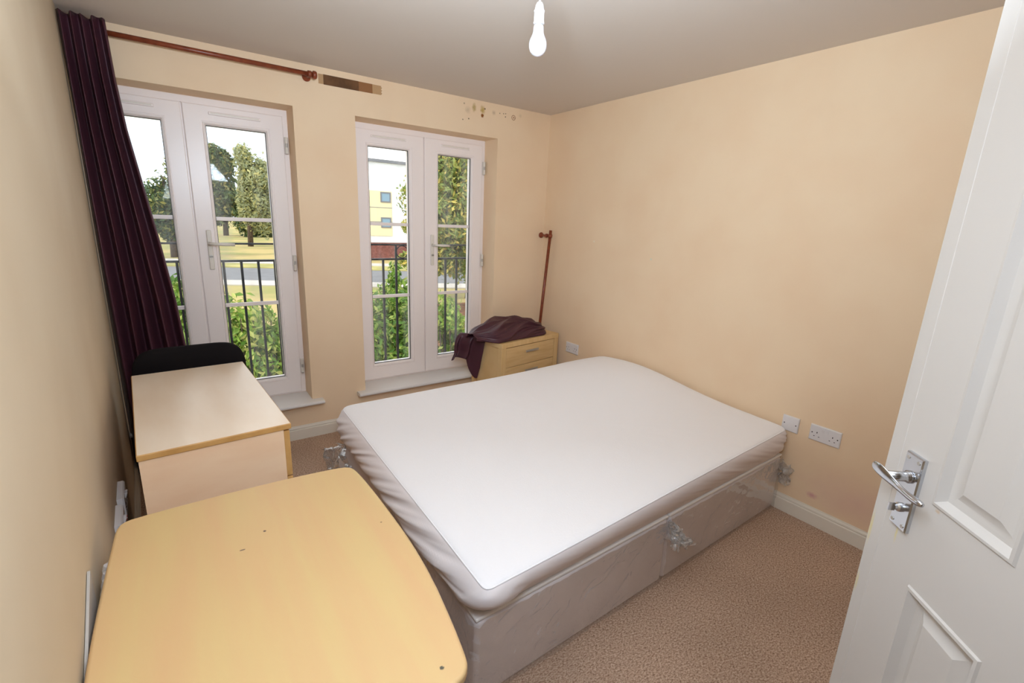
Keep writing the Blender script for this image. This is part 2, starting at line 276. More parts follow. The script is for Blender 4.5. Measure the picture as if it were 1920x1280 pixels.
# ------------------------------------------------------------------ windows (pairs of glazed inward doors behind a balcony rail)
def window(n, op, mull, leaves, side_note):
    root = bpy.data.objects.new('window_%d' % n, None); C.objects.link(root); struct(root)
    x0, x1, z0, z1 = op
    bm = bmesh.new(); ring_loft(bm, (x0, x1, z0, z1), (x0 + .055, x1 - .055, z0 + .04, z1 - .06), [(0, .262), (0, .186), (.05, .184), (.62, .184), (.68, .19), (1, .19), (1, .262), (0, .262)])
    obj('window_frame', bm, M['upvc'], root)
    for li, (a, b, ga, gb, hinge) in enumerate(leaves):
        bm = bmesh.new(); O = (a, b, .287, 2.117); I = (ga, gb, .41, 2.01)
        ring_loft(bm, O, I, [(0, .235), (0, .174), (.04, .171), (.80, .1705), (.81, .1745), (.84, .1745), (.86, .168), (.93, .17), (1, .184), (1, .235), (0, .235)])
        leaf = obj('sash', bm, M['upvc'], root)
        bm = bmesh.new(); ring_loft(bm, (ga - .004, gb + .004, .406, 2.014), (ga + .003, gb - .003, .413, 2.007), [(0, .2), (0, .186), (1, .186), (1, .2)]); obj('gasket', bm, M['gasket'], leaf)
        obj('glass_pane', bx(ga - .002, gb + .002, .2, .2035, .408, 2.012), M['glass'], leaf)
        for z in (1.478, .937):
            bm = bmesh.new(); box(bm, ga, gb, .1925, .1995, z - .0115, z + .0115); box(bm, ga, gb, .2045, .2105, z - .0115, z + .0115); obj('glazing_bar', bm, M['upvc'], leaf, bevel=.002)
        # trickle vent cover on the top rail
        va, vb = lerp(ga, gb, .06), lerp(ga, gb, .92)
        bm = bmesh.new(); box(bm, va, vb, .160, .1705, 2.0665, 2.084); v = obj('trickle_vent', bm, M['upvc'], leaf, bevel=.004, seg=3)
        bm = bmesh.new(); box(bm, va + .01, vb - .01, .1585, .1602, 2.0715, 2.079); obj('vent_slider', bm, M['handle'], v)
        hx = b + .012 if hinge > 0 else a - .012
        for hz in (1.945, 1.205, .48):
            bm = bmesh.new(); box(bm, hx - .011, hx + .011, .163, .1705, hz - .05, hz + .05)
            for q in (-.03, .03): tube(bm, [(hx, .1575, hz + q - .018), (hx, .1575, hz + q + .018)], .0085, 12)
            h = obj('hinge', bm, M['handle'], leaf)
            bm = bmesh.new(); tube(bm, [(hx, .1575, hz - .0125), (hx, .1575, hz + .0125)], .0075, 12); tube(bm, [(hx, .1575, hz - .052), (hx, .1575, hz - .048)], .0075, 12); obj('hinge_pin', bm, M['satin'], h)
        if hinge > 0:   # the right-hand leaf carries the lever
            hx = mull + .063
            bm = bmesh.new(); box(bm, hx - .0135, hx + .0135, .158, .1705, 1.17, 1.41); pl = obj('window_handle', bm, M['handle'], leaf, bevel=.006, seg=3)
            bm = bmesh.new(); tube(bm, [(hx, .158, 1.33), (hx, .118, 1.33)], .0105, 14); tube(bm, [(hx - .006, .116, 1.331), (hx + .03, .112, 1.329), (hx + .07, .110, 1.327), (hx + .128, .114, 1.325)], [.0085, .009, .0095, .0085], 12); obj('lever', bm, M['handle'], pl, smooth=True)
            bm = bmesh.new(); tube(bm, [(hx, .159, 1.25), (hx, .1535, 1.25)], .0105, 18); kk = obj('lock', bm, M['satin'], pl)
            obj('key_slot', bx(hx - .0085, hx + .0085, .1525, .1537, 1.2485, 1.2515), M['dark'], kk)
    obj('meeting_bar', bx(mull - .022, mull + .022, .187, .236, .30, 2.105), M['upvc'], root)
    sx0, sx1 = (x0 - .062 if n == 2 else x0), x1 + .068
    bm = bmesh.new(); prof = [(.19, .276), (-.058, .276), (-.066, .273), (-.070, .2635), (-.066, .254), (-.058, .251), (0, .251)]
    # board inside the reveal, nosing wider than the opening
    ya = [(y, z) for y, z in prof]
    A = [bm.verts.new((sx0, min(y, -.0003), z)) for y, z in ya]; B = [bm.verts.new((sx1, min(y, -.0003), z)) for y, z in ya]
    for k in range(len(ya) - 1): bm.faces.new((A[k], A[k + 1], B[k + 1], B[k]))
    bm.faces.new((A[-1], A[0], B[0], B[-1])); bm.faces.new(A); bm.faces.new(B[::-1])
    box(bm, x0, x1, -.0004, .184, .2512, .276); obj('window_sill', bm, M['white'], root)
    return root
window(1, W1, -2.557, [(-2.968, -2.5615, -2.945, -2.66, -1), (-2.5535, -2.030, -2.447, -2.130, 1)], '')
window(2, W2, -1.062, [(-1.585, -1.0660, -1.487, -1.183, -1), (-1.0580, -.548, -.941, -.650, 1)], '')

# ------------------------------------------------------------------ door (opened into the room, right foreground)
dd = Vector((-.672, -.741, 0)).normalized(); Lp = Vector((-1.505, -3.0386, 0)); DW, DH, DT = .71, 1.985, .04
nn = Vector((dd.y, -dd.x, 0))
if nn.dot(Vector((-1, .5, 0))) < 0: nn = -nn
door = bpy.data.objects.new('door_1', None); C.objects.link(door); struct(door)
mm = Matrix.Identity(4)
for i in range(3): mm[i][0] = dd[i]; mm[i][1] = -nn[i]; mm[i][2] = (0, 0, 1)[i]
mm.translation = Lp; door.matrix_world = mm        # local x runs from the lock edge to the hinges, local y away from the camera side
bm = bmesh.new(); S = [0, .0335, .036, .137, .305, .405, .573, .71]; Z = [.008, .2, .885, 1.06, 1.86, DH]
def is_panel(a, b): return (a in (.137, .405)) and (b in (.2, 1.06))
for side, y in ((0, 0), (1, DT)):
    for i in range(len(S) - 1):
        for j in range(len(Z) - 1):
            a0, a1, b0, b1 = S[i], S[i + 1], Z[j], Z[j + 1]
            P = lambda a, b, d: (a, (d if not side else DT - d), b)
            if is_panel(a0, b0):
                wd = .05; ring_loft(bm, (a0, a1, b0, b1), (a0 + wd, a1 - wd, b0 + wd, b1 - wd), [(0, 0), (.05, -.004), (.16, -.005), (.24, .002), (.34, .010), (.44, .012), (.62, .0125), (.9, .006), (.96, .0035), (1, .003)], P, close_in=True)
            elif i == 1 and not side: ring_loft(bm, (a0, a1, b0, b1), (a0 + .001, a1 - .001, b0, b1), [(0, 0), (1, .0012)], P, close_in=True)
            else: bm.faces.new([bm.verts.new(P(a, b, 0)) for a, b in ((a0, b0), (a1, b0), (a1, b1), (a0, b1))])
for q in (((0, 0, Z[0]), (0, DT, Z[0]), (0, DT, DH), (0, 0, DH)), ((DW, 0, Z[0]), (DW, DT, Z[0]), (DW, DT, DH), (DW, 0, DH)), ((0, 0, DH), (DW, 0, DH), (DW, DT, DH), (0, DT, DH)), ((0, 0, Z[0]), (DW, 0, Z[0]), (DW, DT, Z[0]), (0, DT, Z[0]))):
    bm.faces.new([bm.verts.new(p) for p in q])
bmesh.ops.remove_doubles(bm, verts=bm.verts, dist=.00005)
M['door'] = mat('door_paint', (200, 195, 190), .38, spec=.4, bump=(25, .03, .002), spots=[((.075, 0, .955), .006, (214, 198, 130), .6, (1.6, 1, .22), .8), ((.004, 0, .92), .006, (212, 196, 130), .6, (1, 1, .12), .8), ((.152, 0, 1.0535), .007, (196, 168, 132), .5, (1, 1, 1.6), .7), ((.004, 0, .78), .005, (212, 196, 130), .6, (1, 1, .15), .7)])
dl = obj('door_leaf', bm, M['door'], door, bevel=.0012, seg=1)
# lever lock furniture
bm = bmesh.new(); ring_loft(bm, (.058, .104, .972, 1.128), (.0615, .1005, .9755, 1.1245), [(0, 0), (0, -.006), (.6, -.0085), (1, -.0085)], close_in=True); dh = obj('door_handle', bm, M['chrome'], door)
bm = bmesh.new()
for s, z in ((.067, 1.118), (.095, 1.118), (.067, .982), (.095, .982)): tube(bm, [(s, -.008, z), (s, -.0098, z)], .0036, 12)
obj('screws', bm, M['satin'], dh)
bm = lt((.081, -.008, 1.082), (0, -1, 0), [(0, .0125), (.004, .0125), (.006, .0105), (.012, .0098), (.045, .0088)]); obj('lever_neck', bm, M['chrome'], dh, smooth=True)
bm = bmesh.new()
# scroll blade: a thick ribbon curling back at the neck and running to a bulb tip
pts = [(.050, -.0585, 1.0885), (.058, -.0605, 1.0905), (.070, -.0585, 1.089), (.085, -.055, 1.0845), (.105, -.0505, 1.079), (.128, -.049, 1.0755), (.148, -.0495, 1.0755), (.168, -.0495, 1.077), (.182, -.0490, 1.078)]
hh = [.006, .0095, .0125, .0115, .0085, .0065, .0065, .0075, .0045]; tk = [.002, .002, .0022, .0025, .003, .004, .0055, .0065, .004]
rings = []
for (x, y, z), a, b in zip(pts, hh, tk): rings.append([bm.verts.new((x, y + b * math.cos(t), z + a * math.sin(t))) for t in (2 * PI * k / 14 for k in range(14))])
for p, q in zip(rings, rings[1:]):
    for k in range(14): bm.faces.new((p[k], p[(k + 1) % 14], q[(k + 1) % 14], q[k]))
bm.faces.new(rings[0][::-1]); bm.faces.new(rings[-1]); obj('lever', bm, M['chrome'], dh, smooth=True, sub=1)
bm = lt((.078, -.008, 1.014), (0, -1, 0), [(0, .0095), (.005, .009), (.008, .006), (.012, .0055)]); box(bm, .0765, .0795, -.030, -.018, 1.006, 1.022); obj('thumb_turn', bm, M['chrome'], dh)

# ------------------------------------------------------------------ sockets
def socket(loc, rz, label, double=True, slots=True, group=None, name='wall_socket', red=False):
    """local: plate in x-z plane, facing -y"""
    wd = .146 if double else .086
    t = thing(name, label, 'socket', loc, rz, group)
    bm = bmesh.new(); ring_loft(bm, (-wd / 2, wd / 2, -.043, .043), (-wd / 2 + .004, wd / 2 - .004, -.039, .039), [(0, 0), (0, -.008), (1, -.0105)], close_in=True); obj('faceplate', bm, M['plast'], t)
    for s in (-1, 1): obj('screw', tb([(s * (wd / 2 - .0125 if double else .0302), -.010, 0), (s * (wd / 2 - .0125 if double else .0302), -.0112, 0)], .0033, 12), M['dark'], t)
    if double:
        for s in (-1, 1):
            bm = bmesh.new(); cx = s * .037 if True else 0
            box(bm, cx - .002, cx + .002, -.0112, -.010, -.004, .004) if False else None
            for a, b, c, d in ((cx - .002, cx + .002, .0, .008), (cx - .0145, cx - .0085, -.019, -.0155), (cx + .0085, cx + .0145, -.019, -.0155)): box(bm, a, b, -.0110, -.0104, c, d)
            obj('pin_slots', bm, M['dark'], t)
            bm = bmesh.new(); c2 = s * .0105; v = box(bm, c2 - .0055, c2 + .0055, -.0145, -.0104, .013, .031)
            for q in (0, 1): v[q].co.y = -.0115
            sw = obj('rocker_switch', bm, M['plast'], t, bevel=.001)
            if red: obj('red_marker', bx(c2 - .004, c2 + .004, -.0152, -.0146, .024, .028), M['red'], sw)
    else:
        obj('centre_insert', bx(-.016, .016, -.0115, -.0104, -.006, .012), M['plast'], t, bevel=.0006)
    return t
M['red'] = mat('red_plastic', (170, 40, 36), .4)
socket((0, -2.4235, .513), -PI / 2, 'white double wall socket, the nearer and larger one, right of the small square plate', name='wall_socket')
socket((0, -.466, .513), -PI / 2, 'white double wall socket between the bedside cabinet and the mattress')
socket((0, -2.250, .513), -PI / 2, 'small square white wall plate partly hidden by the mattress corner', double=False, name='wall_plate')
a_l = math.atan(WS)
def on_left(y, z): return (lwx(y) + .0002, y, z)
s3 = socket(on_left(-1.235, .475), PI / 2 + a_l, 'white double socket on the left wall, further from the desk', red=False)
s4 = socket(on_left(-1.44, .485), PI / 2 + a_l, 'white double socket with red switch marks on the left wall, nearest the desk', red=True)
for s in (s3, s4): s.scale = (1, 2.0, 1)

# ------------------------------------------------------------------ radiator on the left wall, hidden mostly by the desk
t = thing('radiator', 'white ribbed wall radiator showing in the gap beside the desk', 'radiator', on_left(-2.34, 0), PI / 2 + a_l)
bm = bmesh.new(); n = 20
for i in range(n):
    x = -.385 + .031 * (n - 1 - i) * 1.0 + .16; tube(bm, [(x, -.016, .2), (x, -.016, .680), (x, -.019, .690), (x, -.024, .692), (x, -.029, .686), (x, -.031, .2)], .0085, 8)
obj('fins', bm, M['plast'], t)
bm = bmesh.new(); f = [(.23, .60), (.23, .775), (-.05, .70), (-.05, .60)]
lo = [bm.verts.new((x, -.006, z)) for x, z in f]; hi = [bm.verts.new((x, -.001, z)) for x, z in f]; bm.faces.new(lo); bm.faces.new(hi[::-1])
for k in range(4): bm.faces.new((lo[k], lo[(k + 1) % 4], hi[(k + 1) % 4], hi[k]))
obj('back_plate', bm, mat('grey_white_plate', (176, 170, 164), .5), t)
for q in (-.1, .25): obj('wall_bracket', bx(q - .01, q + .01, -.016, 0, .3, .58), M['plast'], t)

# ------------------------------------------------------------------ ceiling lamp
t = thing('pendant_lamp', 'bare white bulb hanging from the ceiling on a white cord', 'lamp', (-1.615, -1.902, 2.4))
obj('ceiling_rose', lt((0, 0, 0), (0, 0, -1), [(0, .038), (.012, .038), (.022, .03), (.026, .012)]), M['plast'], t, smooth=True)
obj('cord', tb([(0, 0, -.02), (0, 0, -.1), (.0005, 0, -.175)], .003, 10), M['plast'], t, smooth=True)
hold = obj('lamp_holder', lt((0, 0, -.168), (0, 0, -1), [(0, .004), (.003, .009), (.012, .0135), (.026, .0165), (.0265, .018), (.029, .018), (.031, .0165), (.058, .0172), (.062, .0185), (.065, .0175), (.064, .012)]), M['plast'], t, smooth=True)
bl = obj('bulb', lt((0, 0, -.228), (0, 0, -1), [(0, .0105), (.008, .0108), (.009, .0155), (.014, .0168), (.032, .0185), (.042, .0225), (.05, .0265), (.06, .0292), (.068, .03), (.078, .0288), (.088, .0245), (.095, .018), (.0995, .009), (.101, .001)], seg=32), M['bulb'], t, smooth=True)

# ------------------------------------------------------------------ curtain rail and curtains
CY = -.085
t = thing('curtain_rail', 'reddish-brown wooden curtain pole fixed above the left window', 'curtain rail')
obj('pole', tb([(-2.985, CY, 2.332), (-1.893, CY, 2.3275)], .0125, 16), M['pole'], t, smooth=True)
obj('finial', lt((-1.896, CY, 2.3275), (1, 0, 0), [(0, .0135), (.001, .019), (.005, .0225), (.016, .0225), (.023, .019), (.026, .010)]), M['pole'], t, smooth=True)
for bxx, bz in ((-1.912, 2.3275), (-2.93, 2.3315)):
    br = obj('bracket', lt((bxx, -.0005, bz), (0, -1, 0), [(0, .024), (.006, .025), (.010, .022), (.014, .011), (.045, .0085), (.062, .012), (.070, .016)]), M['pole'], t, smooth=True)
    obj('bracket_ring', tb([(bxx - .01, CY, bz), (bxx + .01, CY, bz)], .0185, 20), M['pole'], br, smooth=True)
M['curtain'] = mat('plum_satin', (76, 42, 52), .38, spec=.35, sheen=0, bump=(140, .08, .001), scale=(1, 1, .2))
edge = [(2.39, -2.826), (2.286, -2.823), (2.125, -2.818), (1.898, -2.802), (1.684, -2.775), (1.361, -2.734), (1.04, -2.699), (.817, -2.684), (.3, -2.64), (.02, -2.62)]
def cur(u, v):
    z = lerp(2.376, .03, v); xl = lwx(-.13) + .001; xr = tab(edge, z); spread = sm(v * 1.4)
    ph = u * 2 * PI * 4.6 + .5 + .35 * math.sin(v * 5 + u * 9) * spread
    x = lerp(xl, xr, u) + .003 * math.sin(ph + 1.2) * math.sin(PI * u)
    amp = lerp(.036, .044, v) * (1 + .25 * math.sin(u * 17 + 2))
    amp *= lerp(.55, 1, sm(v * 6)); y = lerp(-.128, -.098, sm(v * 4)) + amp * math.cos(ph) + .004 * fn3(x * 8, z * 3, 2)
    y = max(min(y, -.02), -.165)
    return (x, y, z + (.006 * math.cos(ph * .5) if v == 0 else 0))
bm = bmesh.new(); grid(bm, 260, 90, cur); o = obj('hanging_curtain', bm, M['curtain'], smooth=True); s = o.modifiers.new('s', 'SOLIDIFY'); s.thickness = .0022
tag(o, 'long dark plum curtain hanging in folds at the left window', 'curtain')

# loose pole standing in the corner
a = Vector((-.040, -.135, 1.475)); b = Vector((-.062, -.035, .12)); dv = (b - a).normalized()
t = thing('curtain_pole', 'reddish-brown wooden curtain pole leaning in the room corner behind the bedside cabinet', 'curtain pole', (0, 0, 0))
obj('pole', tb([a, b], .0125, 16), M['pole'], t, smooth=True)
c = a + dv * .045
br = obj('bracket', lt((c.x + .004, -.001, c.z), (-.10, -1, 0), [(0, .023), (.006, .0245), (.010, .021), (.016, .010), (.055, .0085), (.075, .013), (.095, .017), (.10, .012)]), M['pole'], t, smooth=True)
obj('bracket_ring', tb([c - dv * .012, c + dv * .012], .0185, 20), M['pole'], br, smooth=True)

# strip of brown packing tape on the wall
t = thing('packing_tape', 'strip of brown packing tape stuck to the wall beside the curtain rail end', 'tape')
def strip(name, x0, x1, z0, z1, th, m, jag=False):
    bm = bmesh.new(); n = 10; F = []
    for x in (x0, x1):
        for k in range(n + 1):
            z = lerp(z0, z1, k / n); j = (.004 * ((k * 7 % 3) - 1) if (jag and x == x1) else 0); F.append((x + j, z + (.002 * (x - x0))))
    A = F[:n + 1]; B = F[n + 1:]; loop = A + B[::-1]
    f = [bm.verts.new((x, -th, z)) for x, z in loop]; g = [bm.verts.new((x, -.0001, z)) for x, z in loop]
    bm.faces.new(f); L_ = len(loop)
    for k in range(L_): bm.faces.new((f[k], f[(k + 1) % L_], g[(k + 1) % L_], g[k]))
    return obj(name, bm, m, t)
strip('thin_layer', -1.842, -1.444, 2.307, 2.362, .0006, M['tape3'], True)
strip('middle_layer', -1.80, -1.505, 2.3065, 2.3625, .0012, M['tape2'])
strip('thick_layer', -1.812, -1.595, 2.306, 2.363, .0018, M['tape1'])
# wall plug ring left from the missing bracket
bm = bmesh.new()
for R_ in (.017,):
    ring = [(-.375 + R_ * math.cos(k * PI / 12), -.0008, 2.327 + R_ * math.sin(k * PI / 12)) for k in range(25)]; tube(bm, ring, .0022, 8, cap=False)
tube(bm, [(-.375, 0, 2.327), (-.375, -.0015, 2.327)], .006, 12)
tag(obj('bracket_mark', bm, mat('scuffed_ring', (176, 132, 100), .7)), 'small round bracket mark left on the wall above the right window', 'wall mark')

# ------------------------------------------------------------------ bed
M['base'] = mat('grey_divan_fabric', (222, 214, 214), .7, spec=.3, bump=(220, .2, .001), var=((212, 204, 204), 4, 3, .4, .6), coat=.2, coat_r=.3)
M['base_top'] = mat('cream_divan_top', (240, 236, 232), .8)
BNL = Vector((-2.045, -2.292)); BNR = Vector((-.022, -2.246)); BFR = Vector((-.022, -.78)); BFL = Vector((-2.03, -.83))
def quad_pt(Q, u, v): return (Q[0] * (1 - u) + Q[1] * u) * (1 - v) + (Q[3] * (1 - u) + Q[2] * u) * v
BQ = (BNL, BNR, BFR, BFL); SPL = .487
M['hair'] = None
def divan(u0, u1, label, foot):
    t = thing('divan_base', label, 'bed base')
    Q = [quad_pt(BQ, u0, 0), quad_pt(BQ, u1, 0), quad_pt(BQ, u1, 1), quad_pt(BQ, u0, 1)]
    bm = bmesh.new(); lo = [bm.verts.new((p.x, p.y, .004)) for p in Q]; hi = [bm.verts.new((p.x, p.y, .322)) for p in Q]
    bm.faces.new(lo[::-1]); bm.faces.new(hi)
    for k in range(4): bm.faces.new((lo[k], lo[(k + 1) % 4], hi[(k + 1) % 4], hi[k]))
    obj('fabric_box', bm, M['base'], t, bevel=.018, seg=4)
    bm = bmesh.new(); lo = [bm.verts.new((p.x, p.y, .3205)) for p in Q]; hi = [bm.verts.new((p.x, p.y, .334)) for p in Q]
    bm.faces.new(lo[::-1]); bm.faces.new(hi)
    for k in range(4): bm.faces.new((lo[k], lo[(k + 1) % 4], hi[(k + 1) % 4], hi[k]))
    obj('top_board', bm, M['base_top'], t, bevel=.005, seg=3)
    # clear plastic bag drawn round the sides
    n = Vector((0, -1))
    seq = ([Q[3] * .55 + Q[0] * .45, Q[0], Q[1]] if foot else [Q[0], Q[1]])
    path = []
    for p, q in zip(seq, seq[1:]):
        k = max(2, int((q - p).length / .012))
        for i in range(k): path.append((p + (q - p) * i / k, (q - p).normalized()))
    path.append((seq[-1], (seq[-1] - seq[-2]).normalized()))
    def bag(u, v):
        p, d = path[min(int(u * (len(path) - 1) + .5), len(path) - 1)]; nr = Vector((d.y, -d.x)); z = lerp(.319, .006, v)
        s = u * len(path) * .012
        k = .006 + .0045 * noise.noise(Vector((s * 5 - z * 8, z * 6 + s * 2, 3.1 + u0))) + .007 * abs(noise.noise(Vector((s * 8 + z * 16, z * 5, 7)))) + .0035 * (1 - abs(noise.noise(Vector((s * 16 - z * 22, z * 12, 1)))) * 3)
        if foot: k += .012 * max(0, 1 - abs(s - path_len) / .05)
        return (p.x + nr.x * k, p.y + nr.y * k, z)
    path_len = 0
    if foot: path_len = (seq[1] - seq[0]).length
    bm = bmesh.new(); grid(bm, len(path), 34, bag); obj('plastic_wrap', bm, M['film'], t, smooth=True, recalc=False)
    return t
foot = divan(0, SPL - .002, 'grey divan half under the foot of the mattress, wrapped in clear plastic, nearest the desk', True)
head = divan(SPL + .002, 1, 'grey divan half under the head of the mattress against the right wall', False)
# loose tufts of the plastic bag
def crumple(name, parent, pts, seed, k=.012, nu=26, nv=26):
    """bilinear sheet through four corners, crumpled"""
    A, B, Cc, D = [Vector(p) for p in pts]
    def f(u, v):
        p = (A * (1 - u) + B * u) * (1 - v) + (D * (1 - u) + Cc * u) * v; q = Vector((u * 5 + seed, v * 5, seed * 2))
        d = Vector((noise.noise(q), noise.noise(q + Vector((9, 2, 5))), noise.noise(q + Vector((4, 8, 1))))) * k * 2 + Vector((noise.noise(q * 3), noise.noise(q * 3 + Vector((3, 3, 3))), noise.noise(q * 3 + Vector((6, 1, 2))))) * k * .45
        p = p + d; p.z = max(p.z, .004); return p
    bm = bmesh.new(); grid(bm, nu, nv, f); return obj(name, bm, M['film_loose'], parent, smooth=True, recalc=False)
sp = quad_pt(BQ, SPL, 0)
crumple('plastic_tuft', foot, [(sp.x - .02, sp.y - .012, .315), (sp.x + .02, sp.y - .012, .30), (sp.x + .07, sp.y - .07, .19), (sp.x - .03, sp.y - .05, .20)], 1.5, .014)
crumple('plastic_tuft', foot, [(sp.x - .02, sp.y - .02, .24), (sp.x + .0, sp.y - .08, .235), (sp.x + .11, sp.y - .075, .185), (sp.x + .07, sp.y - .02, .25)], 4.5, .014)
crumple('plastic_tuft', foot, [(-2.05, -.92, .22), (-2.05, -1.20, .24), (-2.13, -1.2, .03), (-2.14, -.76, .05)], 7.3, .018)
crumple('plastic_tuft', foot, [(-2.04, -.86, .31), (-2.055, -1.12, .26), (-2.11, -.97, .04), (-2.105, -.64, .20)], 9.9, .018)
crumple('plastic_tuft', head, [(-.03, -2.25, .31), (-.025, -2.25, .16), (-.02, -2.31, .17), (-.02, -2.315, .27)], 12.1, .012)

# mattress in a white protector: terry top panel, thin stretch skirt
TQ = (Vector((-2.052, -2.352)), Vector((-.028, -2.25)), Vector((-.028, -.725)), Vector((-2.012, -.765)))
MQ = (Vector((-2.045, -2.282)), Vector((-.030, -2.238)), Vector((-.030, -.79)), Vector((-2.03, -.83)))
def perim(Q, R, n=560):
    """rounded quadrilateral outline, counter-clockwise from the near-left corner"""
    pts = []
    for k in range(4):
        p0, p, p1 = Q[(k - 1) % 4], Q[k], Q[(k + 1) % 4]; r = R[k]; a = p + (p0 - p).normalized() * r; b = p + (p1 - p).normalized() * r
        for i in range(9):
            s = i / 8; pts.append(a * (1 - s) ** 2 + p * 2 * s * (1 - s) + b * s * s)
        q = p1 + (p - p1).normalized() * R[(k + 1) % 4]; m_ = 130
        for i in range(1, m_): pts.append(b.lerp(q, i / m_))
    return pts
PT = perim(TQ, (.028, .06, .09, .07)); PB = perim(MQ, (.09, .07, .09, .07)); NP = len(PT)
def topz(x, y):
    return .498 + .078 * sm((x + .95) / .9) * math.exp(-((y + 1.18) / .52) ** 2) * sm((-.66 - y) / .22) + .003 * fn3(x, y, 0, 2.2) + .006 * sm((-x - 1.2) / .8) * sm((-y - 1.9) / .4) * 0
M['terry'] = mat('white_terry', (248, 247, 250), .9, spec=.15, sheen=.2, bump=(170, .35, .003))
M['stretch'] = mat('white_stretch_jersey', (236, 229, 230), .75, spec=.2, sheen=.1, bump=(300, .1, .001))
t = thing('mattress', 'mattress in a fitted white protector lying on the plastic-wrapped grey divan', 'mattress')
bm = bmesh.new(); cx = sum((p.x for p in PT)) / NP; cy = sum((p.y for p in PT)) / NP; cen = Vector((cx, cy))
FR = [1.0, .996, .988, .97, .94, .9, .84, .76, .66, .54, .4, .25, .1]
rings = []
for fi, fr in enumerate(FR):
    rg = []
    for p in PT:
        q = cen + (p - cen) * fr; d = (1 - fr) * (p - cen).length
        z = topz(q.x, q.y) - .010 * math.exp(-d / .010) + .0012 * fn3(q.x, q.y, 5, 14)
        rg.append(bm.verts.new((q.x, q.y, z)))
    rings.append(rg)
for p, q in zip(rings, rings[1:]):
    for k in range(NP): bm.faces.new((p[k], p[(k + 1) % NP], q[(k + 1) % NP], q[k]))
bm.faces.new(rings[-1]); obj('terry_top', bm, M['terry'], t, smooth=True)
bm = bmesh.new(); NV = 40; V = []
acc = 0; prev = PT[0]; S_ = []
for p in PT: acc += (p - prev).length; S_.append(acc); prev = p
for k in range(NP):
    p, b = PT[k], PB[k]; s = S_[k]; nx = (PT[(k + 2) % NP] - PT[k - 2]).normalized(); nr = Vector((nx.y, -nx.x)); col = []
    left = sm((-1.9 - p.x) / .12); near = sm((-2.15 - p.y) / .1); rightn = near * sm((p.x + 1.1) / 1.0); bl_ = left * near
    for j in range(NV):
        v = j / (NV - 1); zt = topz(p.x, p.y) - .010; zb = .332 + (.0 if near else -.004)
        if v < .82:
            w_ = v / .82; z = lerp(zt, zb + .004, w_); q = p.lerp(b, sm(w_) * 1.0); out = .020 * math.sin(PI * min(1, w_ * 1.02)) ** .8 + .016 * left * math.sin(PI * w_)
        else:
            w_ = (v - .82) / .18; z = zb + .004 * (1 - w_); q = b.copy(); out = -.05 * w_
        env = math.sin(PI * min(v / .84, 1)) ** .6 if v < .84 else 0
        wr = 0
        along = s * 9 - z * 26 if left > .5 else s * 10 + z * 30
        g = noise.noise(Vector((along, z * 4, 3.3))); wr += .014 * (left * (1 - .75 * bl_) + .55 * rightn) * (1 - abs(g) * 2.2)
        g2 = noise.noise(Vector((along * 2.3, z * 7, 8.1))); wr += .007 * (left * (1 - .8 * bl_) + .9 * rightn + .15) * g2
        out += wr * env
        q = q + nr * out; x_ = min(q.x, -.012); col.append(bm.verts.new((x_, q.y, z)))
    V.append(col)
for k in range(NP):
    for j in range(NV - 1): bm.faces.new((V[k][j], V[(k + 1) % NP][j], V[(k + 1) % NP][j + 1], V[k][j + 1]))
o = obj('stretch_skirt', bm, M['stretch'], t, smooth=True)
# piped seam between the two cloths
bm = bmesh.new(); tube(bm, [(p.x, p.y, topz(p.x, p.y) - .010) for p in PT] + [(PT[0].x, PT[0].y, topz(PT[0].x, PT[0].y) - .010)], .0028, 8, cap=False); obj('seam', bm, M['terry'], t, smooth=True)

# ------------------------------------------------------------------ bedside cabinet
M['oak'] = wood('oak_veneer', (224, 190, 136), (212, 174, 118), (14, 2.2, 1.4), .45, 3)
M['oak2'] = wood('oak_veneer_flat', (224, 190, 136), (210, 172, 118), (1.6, 3, 14), .45, 3)
BW, BD, BH = .665, .355, .63; ang = math.radians(9.1)
t = thing('bedside_cabinet', 'oak veneer bedside cabinet with drawers in the corner beside the right window', 'cabinet', (-.728, -.466, 0), ang)
bm = bmesh.new(); ring_loft(bm, (0, BW, 0, BD), (.012, BW - .012, .012, BD - .012), [(0, .592), (0, .630)], P=lambda a, b, d: (a, b, d), close_in=True, close_out=True)
obj('top', bm, M['oak'], t, bevel=.002)
obj('inlay_line', bx(.055, .0563, .003, BD - .01, .6300, .6303), mat('pale_line', (226, 200, 150), .5), t)
obj('inlay_line', bx(.05, BW - .004, .050, .0513, .6300, .6303), M['oak2'], t)
for x0, x1 in ((0, .053), (BW - .053, BW)):
    for y0, y1 in ((0, .045), (BD - .045, BD)): obj('corner_post', bx(x0 + .002, x1 - .002, y0 + .002, y1 - .002, 0, .592), M['oak'], t, bevel=.002)
for x0, x1 in ((.014, .024), (BW - .024, BW - .014)): obj('side_panel', bx(x0, x1, .04, BD - .04, .05, .592), M['oak'], t)
obj('back_panel', bx(.05, BW - .05, BD - .02, BD - .01, .05, .592), M['oak'], t)
obj('plinth_rail', bx(.05, BW - .05, .006, .03, .05, .1), M['oak2'], t)
for k, (z0, z1) in enumerate(((.430, .587), (.268, .426), (.106, .264))):
    d = obj('drawer', bx(.0535, BW - .0535, .004, .30, z0, z1), M['oak2'], t, bevel=.002)
    bm = bmesh.new(); box(bm, .262, .405, -.014, -.006, (z0 + z1) / 2 + .020, (z0 + z1) / 2 + .036)
    for x in (.275, .392): box(bm, x - .005, x + .005, -.008, .004, (z0 + z1) / 2 + .024, (z0 + z1) / 2 + .032)
    obj('drawer_handle', bm, M['satin'], d, bevel=.0015)

